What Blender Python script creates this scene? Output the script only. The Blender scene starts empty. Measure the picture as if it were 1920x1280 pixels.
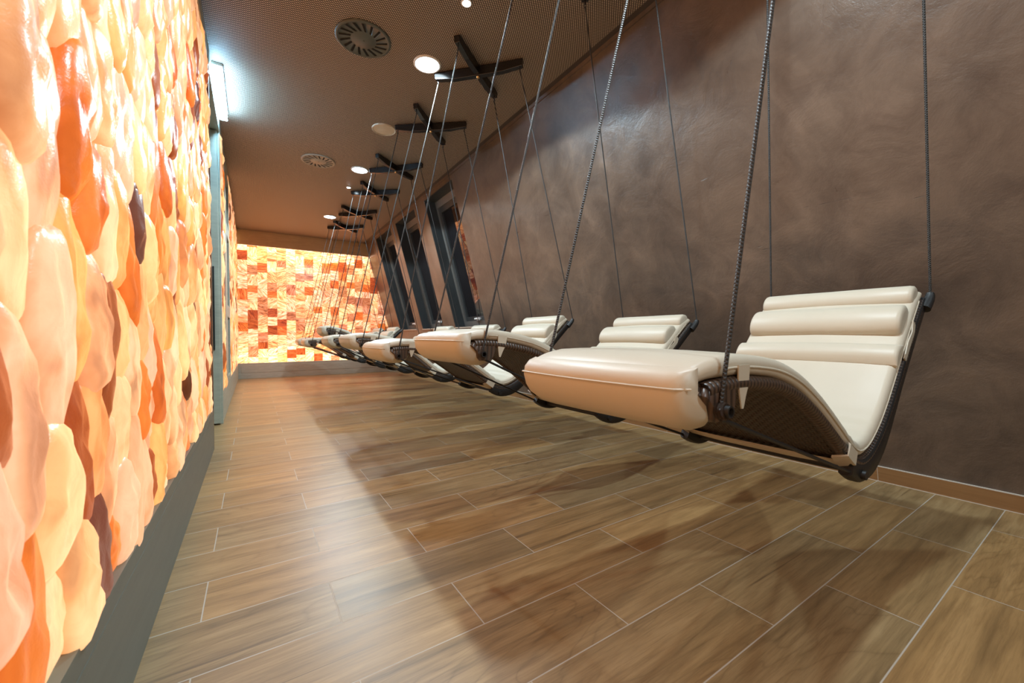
import bpy, math, random
from mathutils import Vector, Matrix, noise
random.seed(7)
sc = bpy.context.scene
COL = sc.collection

# ---------------------------------------------------------------- camera
CAM_H = 0.7229
cam_d = bpy.data.cameras.new('camera')
cam = bpy.data.objects.new('camera', cam_d); COL.objects.link(cam)
cam_d.sensor_width = 36.0; cam_d.lens = 14.094
cam_d.clip_start = 0.02; cam_d.clip_end = 100
cam_d.dof.use_dof = True; cam_d.dof.focus_distance = 1.7; cam_d.dof.aperture_fstop = 5.6
R0 = Vector((0.84011513, -0.54238959, -0.00448399))
F0 = Vector((0.54228863, 0.84007486, -0.01404557))
U0 = Vector((0.01138506, 0.00936828, 0.9998913))
m = Matrix.Identity(4)
for i, v in enumerate((R0, U0, -F0)):
    for j in range(3): m[j][i] = v[j]
m.translation = Vector((0, 0, CAM_H))
cam.matrix_world = m
sc.camera = cam

# ---------------------------------------------------------------- world, exposure
w = bpy.data.worlds.new('night'); sc.world = w; w.use_nodes = True
w.node_tree.nodes['Background'].inputs[0].default_value = (0.01, 0.013, 0.02, 1)
w.node_tree.nodes['Background'].inputs[1].default_value = 1.0
sc.view_settings.view_transform = 'Standard'; sc.view_settings.look = 'None'
sc.view_settings.gamma = 1.0; sc.view_settings.use_curve_mapping = False
sc.view_settings.exposure = 0.45
sc.cycles.use_denoising = True
sc.cycles.max_bounces = 8; sc.cycles.diffuse_bounces = 5; sc.cycles.glossy_bounces = 4
sc.cycles.sample_clamp_indirect = 6.0
sc.cycles.caustics_reflective = False; sc.cycles.caustics_refractive = False

# light levels
DOWN_POWER = 84.0          # round ceiling downlights
SPOT_POWER = 26.0          # small LED spots
EXIT_POWER = 5.0           # linear emergency light
SALT = 0.84                # backlit salt
COOL = (0.74, 0.91, 1.0)

# room
XL, CEIL, YE, YB = -0.225, 2.58, 8.35, -1.9
def XR(z): return 2.594 - 0.266*z

# ---------------------------------------------------------------- node helpers
class NT:
    def __init__(s, name):
        s.m = bpy.data.materials.new(name); s.m.use_nodes = True
        s.t = s.m.node_tree; s.b = s.t.nodes['Principled BSDF']
    def n(s, typ, **kw):
        nd = s.t.nodes.new(typ)
        for k, v in kw.items():
            if k.startswith('i_'):
                key = k[2:]; key = int(key) if key.isdigit() else key.replace('_', ' ')
                nd.inputs[key].default_value = v
            else: setattr(nd, k, v)
        return nd
    def l(s, a, b): s.t.links.new(a, b); return s
    def val(s, sock, v):
        if hasattr(v, 'is_linked') or hasattr(v, 'links'): s.t.links.new(v, sock)
        else: sock.default_value = v
    def math(s, op, a, b=None, c=None, clamp=False):
        nd = s.t.nodes.new('ShaderNodeMath'); nd.operation = op; nd.use_clamp = clamp
        s.val(nd.inputs[0], a)
        if b is not None: s.val(nd.inputs[1], b)
        if c is not None: s.val(nd.inputs[2], c)
        return nd.outputs[0]
    def mix(s, f, a, b, mode='MIX'):
        nd = s.t.nodes.new('ShaderNodeMix'); nd.data_type = 'RGBA'; nd.blend_type = mode
        s.val(nd.inputs[0], f); s.val(nd.inputs[6], a); s.val(nd.inputs[7], b)
        return nd.outputs[2]
    def ramp(s, f, stops):
        nd = s.t.nodes.new('ShaderNodeValToRGB'); e = nd.color_ramp.elements
        while len(e) < len(stops): e.new(0.5)
        for k, (p, c) in enumerate(stops):
            e[k].position = p; e[k].color = tuple(c)+(1,) if len(c) == 3 else c
        s.l(f, nd.inputs[0]); return nd.outputs[0]
    def noise(s, vec, scale, detail=4, rough=0.55, dist=0.0):
        nd = s.t.nodes.new('ShaderNodeTexNoise')
        nd.inputs['Scale'].default_value = scale; nd.inputs['Detail'].default_value = detail
        nd.inputs['Roughness'].default_value = rough; nd.inputs['Distortion'].default_value = dist
        if vec is not None: s.l(vec, nd.inputs['Vector'])
        return nd.outputs[0]
    def bump(s, h, strength, dist=0.01, normal=None):
        nd = s.t.nodes.new('ShaderNodeBump'); nd.inputs['Strength'].default_value = strength
        nd.inputs['Distance'].default_value = dist; s.l(h, nd.inputs['Height'])
        if normal is not None: s.l(normal, nd.inputs['Normal'])
        return nd.outputs[0]
    def pos(s): return s.n('ShaderNodeNewGeometry').outputs['Position']
    def obj(s): return s.n('ShaderNodeTexCoord').outputs['Object']
    def uv(s): return s.n('ShaderNodeTexCoord').outputs['UV']
    def mapv(s, vec, scale=(1,1,1), rot=(0,0,0), loc=(0,0,0)):
        nd = s.t.nodes.new('ShaderNodeMapping'); nd.inputs['Scale'].default_value = scale
        nd.inputs['Rotation'].default_value = rot; nd.inputs['Location'].default_value = loc
        s.l(vec, nd.inputs['Vector']); return nd.outputs[0]
    def sep(s, vec):
        nd = s.t.nodes.new('ShaderNodeSeparateXYZ'); s.l(vec, nd.inputs[0]); return nd.outputs
    def comb(s, x, y, z=0.0):
        nd = s.t.nodes.new('ShaderNodeCombineXYZ')
        for i, v in enumerate((x, y, z)): s.val(nd.inputs[i], v)
        return nd.outputs[0]
    def set(s, **kw):
        for k, v in kw.items():
            s.val(s.b.inputs[k.replace('_', ' ')], v)
        return s.m

def plain(name, col, rough=0.5, metal=0.0, var=0.12, scale=30, bump=0.0):
    t = NT(name); c = tuple(col)+(1,)
    nz = t.noise(t.obj(), scale, 4)
    dark = tuple(x*(1-var) for x in col)+(1,); lite = tuple(min(1, x*(1+var)) for x in col)+(1,)
    t.set(Base_Color=t.mix(nz, dark, lite), Roughness=rough, Metallic=metal)
    if bump: t.set(Normal=t.bump(nz, bump, 0.004))
    return t.m

# ---------------------------------------------------------------- materials
def mat_floor():
    t = NT('wood_look_tile'); p = t.sep(t.pos())
    q = 0.6
    X = t.math('DIVIDE', p[0], q)
    row = t.math('MULTIPLY', t.math('SUBTRACT', 2.4618, t.math('DIVIDE', p[1], q)), 3.0)
    rf = t.math('FLOOR', row); fr = t.math('FRACT', row)
    even = t.math('SUBTRACT', 1.0, t.math('ABSOLUTE', t.math('MODULO', t.math('ADD', rf, 101.0), 2.0)))
    # row index r = floor+1 ; odd r -> 0, even r -> 0.5   (r odd <=> floor even)
    off = t.math('MULTIPLY', t.math('ABSOLUTE', t.math('MODULO', t.math('ADD', rf, 100.0), 2.0)), 0.5)
    u = t.math('SUBTRACT', t.math('ADD', X, 0.1995), off)
    uf = t.math('FLOOR', u); fu = t.math('FRACT', u)
    du = t.math('MULTIPLY', t.math('MINIMUM', fu, t.math('SUBTRACT', 1.0, fu)), 0.6)
    dv = t.math('MULTIPLY', t.math('MINIMUM', fr, t.math('SUBTRACT', 1.0, fr)), 0.2)
    d = t.math('MINIMUM', du, dv)
    g = t.math('SUBTRACT', 1.0, t.math('SMOOTH_MAX', 0.0, t.math('MULTIPLY', t.math('SUBTRACT', d, 0.0009), 900.0), 0.05), clamp=True)
    wn = t.n('ShaderNodeTexWhiteNoise', noise_dimensions='2D'); t.l(t.comb(uf, rf), wn.inputs['Vector'])
    rnd = wn.outputs['Value']; rc = t.sep(wn.outputs['Color'])
    # grain, running along X
    shift = t.math('MULTIPLY', rnd, 37.0)
    v1 = t.comb(t.math('MULTIPLY', p[0], 1.6), t.math('ADD', t.math('MULTIPLY', p[1], 22.0), shift), shift)
    v2 = t.comb(t.math('MULTIPLY', p[0], 9.0), t.math('ADD', t.math('MULTIPLY', p[1], 160.0), shift), shift)
    n1 = t.noise(v1, 1.0, 5, 0.6, 0.6); n2 = t.noise(v2, 1.0, 4, 0.7, 0.2)
    v3 = t.comb(t.math('MULTIPLY', p[0], 1.1), t.math('ADD', t.math('MULTIPLY', p[1], 5.0), shift), shift)
    n3 = t.noise(v3, 1.0, 3, 0.5, 1.2)
    rings = t.math('FRACT', t.math('MULTIPLY', n3, 11.0))
    rings = t.math('POWER', t.math('ABSOLUTE', t.math('SUBTRACT', rings, 0.5)), 1.0)
    base = t.ramp(n1, [(0.25, (0.21, 0.135, 0.060)), (0.5, (0.34, 0.220, 0.098)), (0.78, (0.47, 0.32, 0.155))])
    tone = t.mix(rnd, (0.80, 0.84, 0.90, 1), (1.10, 1.0, 0.88, 1))
    c = t.mix(1.0, base, tone, 'MULTIPLY')
    grain = t.ramp(n2, [(0.3, (0.72, 0.70, 0.68)), (0.55, (1, 1, 1)), (0.8, (1.1, 1.1, 1.1))])
    c = t.mix(0.85, c, grain, 'MULTIPLY')
    fig = t.ramp(rings, [(0.0, (0.68, 0.66, 0.63)), (0.10, (0.92, 0.91, 0.9)), (0.3, (1, 1, 1))])
    fm = t.math('MULTIPLY', t.math('SUBTRACT', rc[1], 0.25), 1.1, clamp=True)
    c = t.mix(fm, c, t.mix(1.0, c, fig, 'MULTIPLY'))
    # dark cracks and knots
    vo = t.n('ShaderNodeTexVoronoi'); vo.inputs['Scale'].default_value = 1.0
    t.l(t.comb(t.math('MULTIPLY', p[0], 2.3), t.math('ADD', t.math('MULTIPLY', p[1], 6.5), shift), shift), vo.inputs['Vector'])
    kn = t.math('SUBTRACT', 1.0, t.math('MULTIPLY', t.math('ADD', vo.outputs['Distance'], t.math('MULTIPLY', n1, 0.10)), 6.5), clamp=True)
    c = t.mix(t.math('MULTIPLY', kn, 0.85), c, (0.05, 0.028, 0.014, 1))
    sv = t.comb(t.math('MULTIPLY', p[0], 0.9), t.math('ADD', t.math('MULTIPLY', p[1], 30.0), shift), shift)
    st = t.ramp(t.noise(sv, 1.0, 2, 0.5, 0.8), [(0.67, (0, 0, 0)), (0.72, (1, 1, 1))])
    c = t.mix(t.math('MULTIPLY', t.sep(st)[0], 0.5), c, (0.07, 0.04, 0.02, 1))
    c = t.mix(g, c, (0.46, 0.41, 0.34, 1))
    h = t.math('SUBTRACT', t.math('MULTIPLY', n2, 0.25), g)
    rough = t.math('ADD', t.math('MULTIPLY', n2, 0.14), t.math('MULTIPLY_ADD', g, 0.3, 0.30))
    return t.set(Base_Color=c, Roughness=rough, Normal=t.bump(h, 0.25, 0.0015), Specular_IOR_Level=0.45)

def mat_plaster():
    t = NT('brown_polished_plaster'); P = t.pos()
    a = t.noise(P, 1.3, 6, 0.62, 0.8); b = t.noise(t.mapv(P, (1, 1, 1), (0.6, 0.3, 0.5)), 5, 7, 0.68, 0.7); cfine = t.noise(P, 45, 4, 0.7, 0.4)
    c = t.ramp(a, [(0.28, (0.066, 0.049, 0.038)), (0.5, (0.115, 0.083, 0.061)), (0.72, (0.185, 0.132, 0.096))])
    c = t.mix(0.75, c, t.ramp(b, [(0.36, (0.66, 0.68, 0.73)), (0.55, (1, 1, 1)), (0.75, (1.25, 1.18, 1.1))]), 'MULTIPLY')
    # trowel scratches: thin dark ridges
    s1 = t.noise(t.mapv(P, (3, 3, 30), (0.9, 0.2, 0)), 1.0, 3, 0.6, 1.6)
    s1 = t.ramp(s1, [(0.72, (0, 0, 0)), (0.76, (1, 1, 1))])
    c = t.mix(t.math('MULTIPLY', t.sep(s1)[0], 0.65), c, (0.04, 0.028, 0.02, 1))
    h = t.math('ADD', t.math('MULTIPLY', b, 1.0), t.math('MULTIPLY', cfine, 0.25))
    h = t.math('SUBTRACT', h, t.math('MULTIPLY', t.sep(s1)[0], 0.3))
    r = t.math('MULTIPLY_ADD', b, 0.34, 0.17)
    return t.set(Base_Color=c, Roughness=r, Normal=t.bump(h, 0.35, 0.012), Specular_IOR_Level=0.5)

def mat_ceiling():
    t = NT('perforated_brown_ceiling'); p = t.sep(t.pos())
    s = 0.0168
    def dots(ox, oy):
        fx = t.math('SUBTRACT', t.math('FRACT', t.math('ADD', t.math('DIVIDE', t.math('ADD', p[0], 10.0), s), ox)), 0.5)
        fy = t.math('SUBTRACT', t.math('FRACT', t.math('ADD', t.math('DIVIDE', t.math('ADD', p[1], 10.0), s), oy)), 0.5)
        r = t.math('SQRT', t.math('ADD', t.math('MULTIPLY', fx, fx), t.math('MULTIPLY', fy, fy)))
        return t.math('SUBTRACT', 1.0, t.math('MULTIPLY', t.math('SUBTRACT', r, 0.17), 14.0), clamp=True)
    d = t.math('MAXIMUM', dots(0, 0), dots(0.5, 0.5))
    # solid border along the walls
    edge = t.math('GREATER_THAN', t.math('SUBTRACT', 1.905, 0.045), p[0])
    d = t.math('MULTIPLY', d, edge)
    nz = t.noise(t.pos(), 3, 4)
    base = t.mix(nz, (0.050, 0.038, 0.032, 1), (0.070, 0.052, 0.042, 1))
    c = t.mix(d, base, (0.60, 0.48, 0.36, 1))
    return t.set(Base_Color=c, Roughness=0.55, Normal=t.bump(t.math('SUBTRACT', 1.0, d), 0.3, 0.002))

def mat_salt(name, uvmode=False):
    t = NT(name)
    at = t.n('ShaderNodeAttribute', attribute_name='tint'); tint = at.outputs['Color']
    if uvmode:
        U = t.uv()
        a = t.noise(t.mapv(U, (0.9, 5.5, 1)), 1.0, 5, 0.6, 1.8)
        b = t.noise(U, 7, 4, 0.6, 0.6)
        pass
    else:
        P = t.pos()
        a = t.noise(t.mapv(P, (7, 7, 4)), 1.0, 3, 0.5, 0.8)
        b = t.noise(t.mapv(P, (26, 26, 14)), 1.0, 4, 0.6, 1.0)
    sh = 0.07 if uvmode else 0.0
    v = t.ramp(a, [(0.33+sh*0.6, (0.40, 0.17, 0.07)), (0.42+sh, (0.84, 0.58, 0.40)), (0.52+sh, (1, 1, 1)), (0.70, (1.12, 1.20, 1.3))])
    c = t.mix(0.92 if uvmode else 0.6, tint, v, 'MULTIPLY')
    v2 = t.ramp(b, [(0.25, (0.80, 0.70, 0.62)), (0.6, (1, 1, 1))])
    c = t.mix(0.6, c, v2, 'MULTIPLY')
    h = t.math('ADD', t.math('MULTIPLY', b, 0.8), t.math('MULTIPLY', t.noise(t.pos(), 110, 3, 0.7), 0.45))
    t.set(Base_Color=t.mix(1.0, c, (0.42, 0.40, 0.40, 1), 'MULTIPLY'), Roughness=0.30, Emission_Color=c, Emission_Strength=SALT*(0.80 if uvmode else 1.0),
          Normal=t.bump(h, 0.25 if not uvmode else 0.1, 0.006), Specular_IOR_Level=0.6)
    if uvmode:
        tr = t.n('ShaderNodeBsdfTranslucent'); t.l(c, tr.inputs[0])
        ad = t.n('ShaderNodeAddShader'); t.l(t.b.outputs[0], ad.inputs[0]); t.l(tr.outputs[0], ad.inputs[1])
        t.l(ad.outputs[0], t.t.nodes['Material Output'].inputs['Surface'])
    return t.m

def mat_wicker():
    t = NT('dark_brown_wicker'); u = t.sep(t.uv())
    su, sv = 95.0, 75.0
    a = t.math('SINE', t.math('MULTIPLY', u[0], su*math.pi)); b = t.math('SINE', t.math('MULTIPLY', u[1], sv*math.pi))
    w1 = t.math('MULTIPLY', a, b)
    h = t.math('MAXIMUM', t.math('ABSOLUTE', t.math('MULTIPLY', a, t.math('GREATER_THAN', w1, 0.0))),
               t.math('ABSOLUTE', t.math('MULTIPLY', b, t.math('LESS_THAN', w1, 0.0))))
    c = t.mix(h, (0.006, 0.004, 0.003, 1), (0.055, 0.037, 0.024, 1))
    return t.set(Base_Color=c, Roughness=0.42, Normal=t.bump(h, 0.9, 0.004))

def mat_wrap():
    t = NT('brown_rattan_wrap'); u = t.sep(t.uv())
    a = t.math('ABSOLUTE', t.math('SINE', t.math('MULTIPLY', u[0], 260.0)))
    c = t.mix(a, (0.012, 0.008, 0.006, 1), (0.085, 0.052, 0.034, 1))
    return t.set(Base_Color=c, Roughness=0.38, Normal=t.bump(a, 0.8, 0.002))

def mat_vinyl():
    t = NT('cream_leatherette'); O = t.obj()
    a = t.noise(O, 5, 4, 0.5, 0.4); f = t.noise(O, 260, 2)
    c = t.mix(a, (0.50, 0.455, 0.36, 1), (0.55, 0.505, 0.405, 1))
    h = t.math('ADD', t.math('MULTIPLY', a, 3.0), t.math('MULTIPLY', f, 0.08))
    return t.set(Base_Color=c, Roughness=0.42, Normal=t.bump(h, 0.25, 0.004), Specular_IOR_Level=0.4)

def mat_rope():
    t = NT('black_braided_rope'); u = t.sep(t.uv())
    a = t.math('SINE', t.math('ADD', t.math('MULTIPLY', u[1], 900.0), t.math('MULTIPLY', u[0], 12.566)))
    b = t.math('SINE', t.math('SUBTRACT', t.math('MULTIPLY', u[1], 900.0), t.math('MULTIPLY', u[0], 12.566)))
    h = t.math('MAXIMUM', a, b)
    c = t.mix(t.math('MULTIPLY_ADD', h, 0.5, 0.5), (0.004, 0.004, 0.004, 1), (0.035, 0.034, 0.032, 1))
    return t.set(Base_Color=c, Roughness=0.5, Normal=t.bump(h, 0.7, 0.0012))

def mat_woodpanel(name, col, rough=0.45):
    t = NT(name); P = t.pos()
    a = t.noise(t.mapv(P, (6, 3, 30)), 1.0, 5, 0.6, 0.8)
    d = tuple(x*0.72 for x in col)+(1,); e = tuple(min(1, x*1.2) for x in col)+(1,)
    return t.set(Base_Color=t.mix(a, d, e), Roughness=rough, Normal=t.bump(a, 0.1, 0.002))

def mat_slate():
    t = NT('dark_slate_grey_reveal'); P = t.pos()
    a = t.noise(t.mapv(P, (6, 6, 2.5)), 1.0, 6, 0.65, 1.0)
    return t.set(Base_Color=t.mix(a, (0.020, 0.024, 0.026, 1), (0.055, 0.062, 0.064, 1)), Roughness=0.38, Normal=t.bump(a, 0.15, 0.005))

def mat_basetile():
    t = NT('orange_brown_skirting_tile'); p = t.sep(t.pos())
    v = t.comb(t.math('MULTIPLY', p[1], 2.0), t.math('MULTIPLY', p[2], 40.0), p[0])
    a = t.noise(v, 1.0, 5, 0.65, 0.6)
    fr = t.math('FRACT', t.math('DIVIDE', t.math('SUBTRACT', p[1], 0.675), 0.6))
    d = t.math('MULTIPLY', t.math('MINIMUM', fr, t.math('SUBTRACT', 1.0, fr)), 0.6)
    g = t.math('LESS_THAN', d, 0.0014)
    c = t.mix(a, (0.20, 0.105, 0.042, 1), (0.40, 0.235, 0.105, 1))
    return t.set(Base_Color=t.mix(g, c, (0.5, 0.45, 0.37, 1)), Roughness=0.45)

def emit(name, col, s):
    t = NT(name); return t.set(Base_Color=(0.8, 0.8, 0.8, 1), Emission_Color=tuple(col)+(1,), Emission_Strength=s)

M = dict(
    floor=mat_floor(), plaster=mat_plaster(), ceil=mat_ceiling(), stone=mat_salt('tumbled_salt_stone'), tile=mat_salt('salt_brick', True),
    wicker=mat_wicker(), wrap=mat_wrap(), vinyl=mat_vinyl(), rope=mat_rope(), slate=mat_slate(), base=mat_basetile(),
    sage=mat_woodpanel('sage_grey_wood', (0.42, 0.44, 0.36)), fascia=mat_woodpanel('light_brown_wood', (0.50, 0.36, 0.20)),
    plinth=mat_woodpanel('grey_wood_plinth', (0.15, 0.155, 0.125)), plinth2=mat_woodpanel('beige_grey_plinth', (0.42, 0.36, 0.28)),
    black=plain('black_satin_metal', (0.010, 0.010, 0.010), 0.5), beam=plain('black_glossy_beam', (0.012, 0.012, 0.013), 0.22),
    brass=plain('brass', (0.7, 0.5, 0.25), 0.25, 1.0), bronze=plain('dark_bronze_edge', (0.07, 0.04, 0.025), 0.4),
    vent_shaded=plain('shaded_vent_paint', (0.075, 0.085, 0.075), 0.45), vent_lit=plain('warm_lit_vent_paint', (0.36, 0.30, 0.235), 0.5),  # same vents, two tones: shade and warm light put into the colour
    speaker=plain('cream_speaker_grille', (0.60, 0.54, 0.44), 0.6), slot_dark=plain('slot_shade', (0.004, 0.004, 0.004), 0.9),
    white=plain('white_plastic', (0.75, 0.75, 0.74), 0.35), frame=plain('grey_brown_window_frame', (0.13, 0.125, 0.115), 0.4),
    chrome=plain('white_lacquered_handle', (0.8, 0.8, 0.78), 0.3), cream_trim=plain('cream_sill_edge', (0.55, 0.5, 0.42), 0.45),
    lamp=emit('downlight_glow', COOL, 14.0), led=emit('led_glow', COOL, 30.0), exit=emit('emergency_light_glow', (0.36, 0.70, 1.0), 60.0),
    glow=emit('salt_backlight', (1.0, 0.50, 0.17), 0.6), grout=plain('grout', (0.5, 0.45, 0.38), 0.8),
)
g = NT('dark_window_glass'); M['glass'] = g.set(Base_Color=(0.01, 0.01, 0.012, 1), Roughness=0.02, Transmission_Weight=0.0, Specular_IOR_Level=0.7)

# ---------------------------------------------------------------- mesh helpers
class MB:
    def __init__(s): s.v = []; s.f = []; s.uv = []; s.c = []
    def add(s, vs, fs, uvs=None, col=None):
        o = len(s.v); s.v += [tuple(p) for p in vs]; s.f += [tuple(i+o for i in f) for f in fs]
        s.uv += uvs if uvs else [(p[0], p[1]) for p in vs]
        s.c += [col or (1, 1, 1, 1)]*len(vs); return s
    def box(s, x0, x1, y0, y1, z0, z1):
        vs = [(x, y, z) for x in (x0, x1) for y in (y0, y1) for z in (z0, z1)]
        return s.add(vs, [(0, 1, 3, 2), (4, 6, 7, 5), (0, 4, 5, 1), (2, 3, 7, 6), (0, 2, 6, 4), (1, 5, 7, 3)])
    def prism(s, poly, ax, a, b):
        """poly of 2-d points extruded along axis ax from a to b"""
        n = len(poly)
        def P(p, t):
            return (t, p[0], p[1]) if ax == 0 else ((p[0], t, p[1]) if ax == 1 else (p[0], p[1], t))
        vs = [P(p, a) for p in poly]+[P(p, b) for p in poly]
        fs = [tuple(range(n))[::-1], tuple(range(n, 2*n))]+[(i, (i+1) % n, n+(i+1) % n, n+i) for i in range(n)]
        return s.add(vs, fs)
    def tube(s, pts, r, seg=10, cap=True, rf=None):
        pts = [Vector(p) for p in pts]; vs = []; fs = []; uvs = []; L = 0
        up = None
        for i, p in enumerate(pts):
            d = (pts[min(i+1, len(pts)-1)]-pts[max(i-1, 0)]).normalized()
            if up is None: up = d.orthogonal().normalized()
            up = (up-d*up.dot(d)).normalized(); sd = d.cross(up)
            if i: L += (p-pts[i-1]).length
            rr = rf(i/(len(pts)-1)) if rf else r
            for k in range(seg):
                a = 2*math.pi*k/seg
                vs.append(p+(up*math.cos(a)+sd*math.sin(a))*rr); uvs.append((k/seg if k < seg else 1, L))
            if i:
                for k in range(seg):
                    k2 = (k+1) % seg; b0 = (i-1)*seg; b1 = i*seg
                    fs.append((b0+k, b0+k2, b1+k2, b1+k))
        if cap: fs += [tuple(range(seg))[::-1], tuple(range((len(pts)-1)*seg, len(pts)*seg))]
        return s.add(vs, fs, uvs)
    def build(s, name, mat, parent=None, smooth=True, bevel=0.0, origin=None, sharp=40):
        me = bpy.data.meshes.new(name)
        vs = s.v
        if origin: vs = [(x-origin[0], y-origin[1], z-origin[2]) for x, y, z in vs]
        me.from_pydata(vs, [], s.f); me.update()
        uvl = me.uv_layers.new(name='UVMap')
        for lp in me.loops: uvl.data[lp.index].uv = s.uv[lp.vertex_index][:2]
        if any(c != (1, 1, 1, 1) for c in s.c[-1:]):
            ca = me.color_attributes.new('tint', 'FLOAT_COLOR', 'POINT')
            for i, c in enumerate(s.c): ca.data[i].color = c
        me.materials.append(mat)
        o = bpy.data.objects.new(name, me); COL.objects.link(o)
        if origin: o.location = origin
        if parent: o.parent = parent
        if bevel:
            b = o.modifiers.new('bevel', 'BEVEL'); b.width = bevel; b.segments = 2; b.limit_method = 'ANGLE'
            b.angle_limit = math.radians(50)
        if smooth:
            for p in me.polygons: p.use_smooth = True
            try: me.set_sharp_from_angle(angle=math.radians(sharp))
            except Exception: pass
        return o

def empty(name, loc, label=None, cat=None, group=None, kind=None):
    o = bpy.data.objects.new(name, None); COL.objects.link(o); o.location = loc; o.empty_display_size = 0.1
    return tag(o, label, cat, group, kind)
def tag(o, label=None, cat=None, group=None, kind=None):
    for k, v in (('label', label), ('category', cat), ('group', group), ('kind', kind)):
        if v: o[k] = v
    return o
def struct(o, label=None): return tag(o, label, None, None, 'structure')

# ---------------------------------------------------------------- room shell
fl = MB().box(-1.4, 3.0, YB-0.2, YE+0.42, -0.12, 0).build('floor', M['floor'], smooth=False); struct(fl, 'floor of brown wood-look plank tiles laid in half bond with pale grout')
ce = MB().box(-1.4, 2.2, YB-0.2, YE+0.42, CEIL, CEIL+0.12).build('ceiling', M['ceil'], smooth=False); struct(ce, 'dark brown ceiling with a fine pattern of perforation holes')

# right wall: leans inward, three deep window openings
WZ0, WZ1 = 0.835, 2.522
WIN = [(4.245, 5.12), (5.52, 6.40), (6.69, 7.60)]
DEP = 0.34
def slab(mb, y0, y1, z0, z1, off0=0.0, off1=DEP):
    mb.prism([(XR(z0)+off0, z0), (XR(z0)+off1, z0), (XR(z1)+off1, z1), (XR(z1)+off0, z1)], 1, y0, y1)
wr = MB()
slab(wr, YB, YE+0.42, 0, WZ0); slab(wr, YB, YE+0.42, WZ1, CEIL)
ys = [YB]+[v for p in WIN for v in p]+[YE+0.42]
for i in range(0, len(ys), 2): slab(wr, ys[i], ys[i+1], WZ0, WZ1)
struct(wr.build('wall_right', M['plaster'], smooth=False), 'leaning wall of dark brown troweled plaster')
for i, (a, b) in enumerate(WIN):
    z0, z1 = WZ0, WZ1
    lab = ['nearest of the three tall slanted windows, its glass reflecting the salt wall', 'middle one of the three tall slanted windows in deep dark reveals', 'farthest of the three slanted windows, next to the glowing end wall'][i]
    W = empty('window_%d' % (i+1), (XR(z0), (a+b)/2, z0)); struct(W, lab)
    def wpart(name, mb, mat, par=None, bevel=0.0):
        o = mb.build(name, mat, None, smooth=False, bevel=bevel); o.parent = par or W
        o.matrix_parent_inverse = Matrix.Translation(-W.location) if (par is None) else Matrix.Identity(4)
        return o
    e = 0.006
    rv = MB(); slab(rv, a, a+e, z0, z1, 0.004, DEP); slab(rv, b-e, b, z0, z1, 0.004, DEP); slab(rv, a, b, z1-e, z1, 0.004, DEP); slab(rv, a, b, z0, z0+e, 0.02, DEP)
    wpart('window_reveal', rv, M['slate'])
    sl = MB(); slab(sl, a, b, z0-0.004, z0+0.010, -0.012, 0.02); wpart('window_sill', sl, M['cream_trim'])
    # outer frame and sash, parallel to the slope
    f0, f1 = 0.15, 0.21
    fr = MB(); fw = 0.055
    slab(fr, a+e, a+fw, z0+e, z1-e, f0, f1); slab(fr, b-fw, b-e, z0+e, z1-e, f0, f1)
    slab(fr, a+fw, b-fw, z0+e, z0+0.09, f0, f1); slab(fr, a+fw, b-fw, z1-0.09, z1-e, f0, f1)
    F = wpart('window_frame', fr, M['frame'])
    sa = MB(); sw = 0.045; A, B, Z0, Z1 = a+fw, b-fw, z0+0.09, z1-0.09
    slab(sa, A, A+sw, Z0, Z1, f0+0.02, f1+0.02); slab(sa, B-sw, B, Z0, Z1, f0+0.02, f1+0.02)
    slab(sa, A+sw, B-sw, Z0, Z0+0.06, f0+0.02, f1+0.02); slab(sa, A+sw, B-sw, Z1-0.06, Z1, f0+0.02, f1+0.02)
    S = wpart('window_sash', sa, M['slate'])
    gl = MB(); slab(gl, A+sw-0.005, B-sw+0.005, Z0+0.05, Z1-0.05, f0+0.045, f0+0.055); wpart('window_pane', gl, M['glass'])
    hd = MB(); hy = (a+b)/2+0.02; hz = z0+0.112; hx = XR(hz)+f0+0.02
    hd.box(hx-0.012, hx+0.002, hy-0.035, hy+0.035, hz-0.014, hz+0.014)
    hd.tube([(hx-0.012, hy, hz), (hx-0.045, hy, hz+0.002)], 0.009, 10)
    hd.tube([(hx-0.045, hy+0.02, hz+0.002), (hx-0.048, hy-0.05, hz+0.004), (hx-0.045, hy-0.13, hz+0.004)], 0.012, 10)
    wpart('window_handle', hd, M['chrome'])

# skirting along the right wall
bs = MB(); bh = 0.075
bs.prism([(XR(0)-0.012, 0.0), (XR(0)+0.03, 0.0), (XR(bh)+0.002, bh), (XR(bh)-0.012, bh)], 1, YB, YE)
struct(bs.build('baseboard_right', M['base'], smooth=False), 'orange-brown tile skirting along the leaning plaster wall')
gt = MB(); gt.box(XR(0)-0.0165, XR(0)-0.0118, YB, YE, 0.0, 0.0016); gt.prism([(XR(bh)-0.0125, bh), (XR(bh)+0.002, bh), (XR(bh)+0.002, bh+0.0035), (XR(bh)-0.0125, bh+0.0035)], 1, YB, YE)
struct(gt.build('trim_1', M['grout'], smooth=False), 'pale grout line along the tile skirting')
tr = MB(); slab(tr, YB, YE, CEIL-0.022, CEIL, -0.010, 0.0)
struct(tr.build('trim_2', M['plaster'], smooth=False), 'slim dark edge strip where the leaning wall meets the ceiling')

# near wall behind the camera
struct(MB().box(-1.4, 2.9, YB-0.15, YB, 0, CEIL).build('wall_near', M['plaster'], smooth=False), 'brown plaster wall behind the viewer')

# left wall body with doorway
DY0, DY1, DZ = 3.22, 4.12, 2.42
BX = XL-0.035
lw = MB()
lw.box(BX-0.14, BX-0.05, YB, DY0, 0, CEIL); lw.box(BX-0.14, BX-0.05, DY1, YE+0.42, 0, CEIL); lw.box(BX-0.14, BX-0.05, DY0, DY1, DZ, CEIL)
struct(lw.build('wall_left', M['plinth2'], smooth=False), 'left wall carrying the backlit salt panels')
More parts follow.
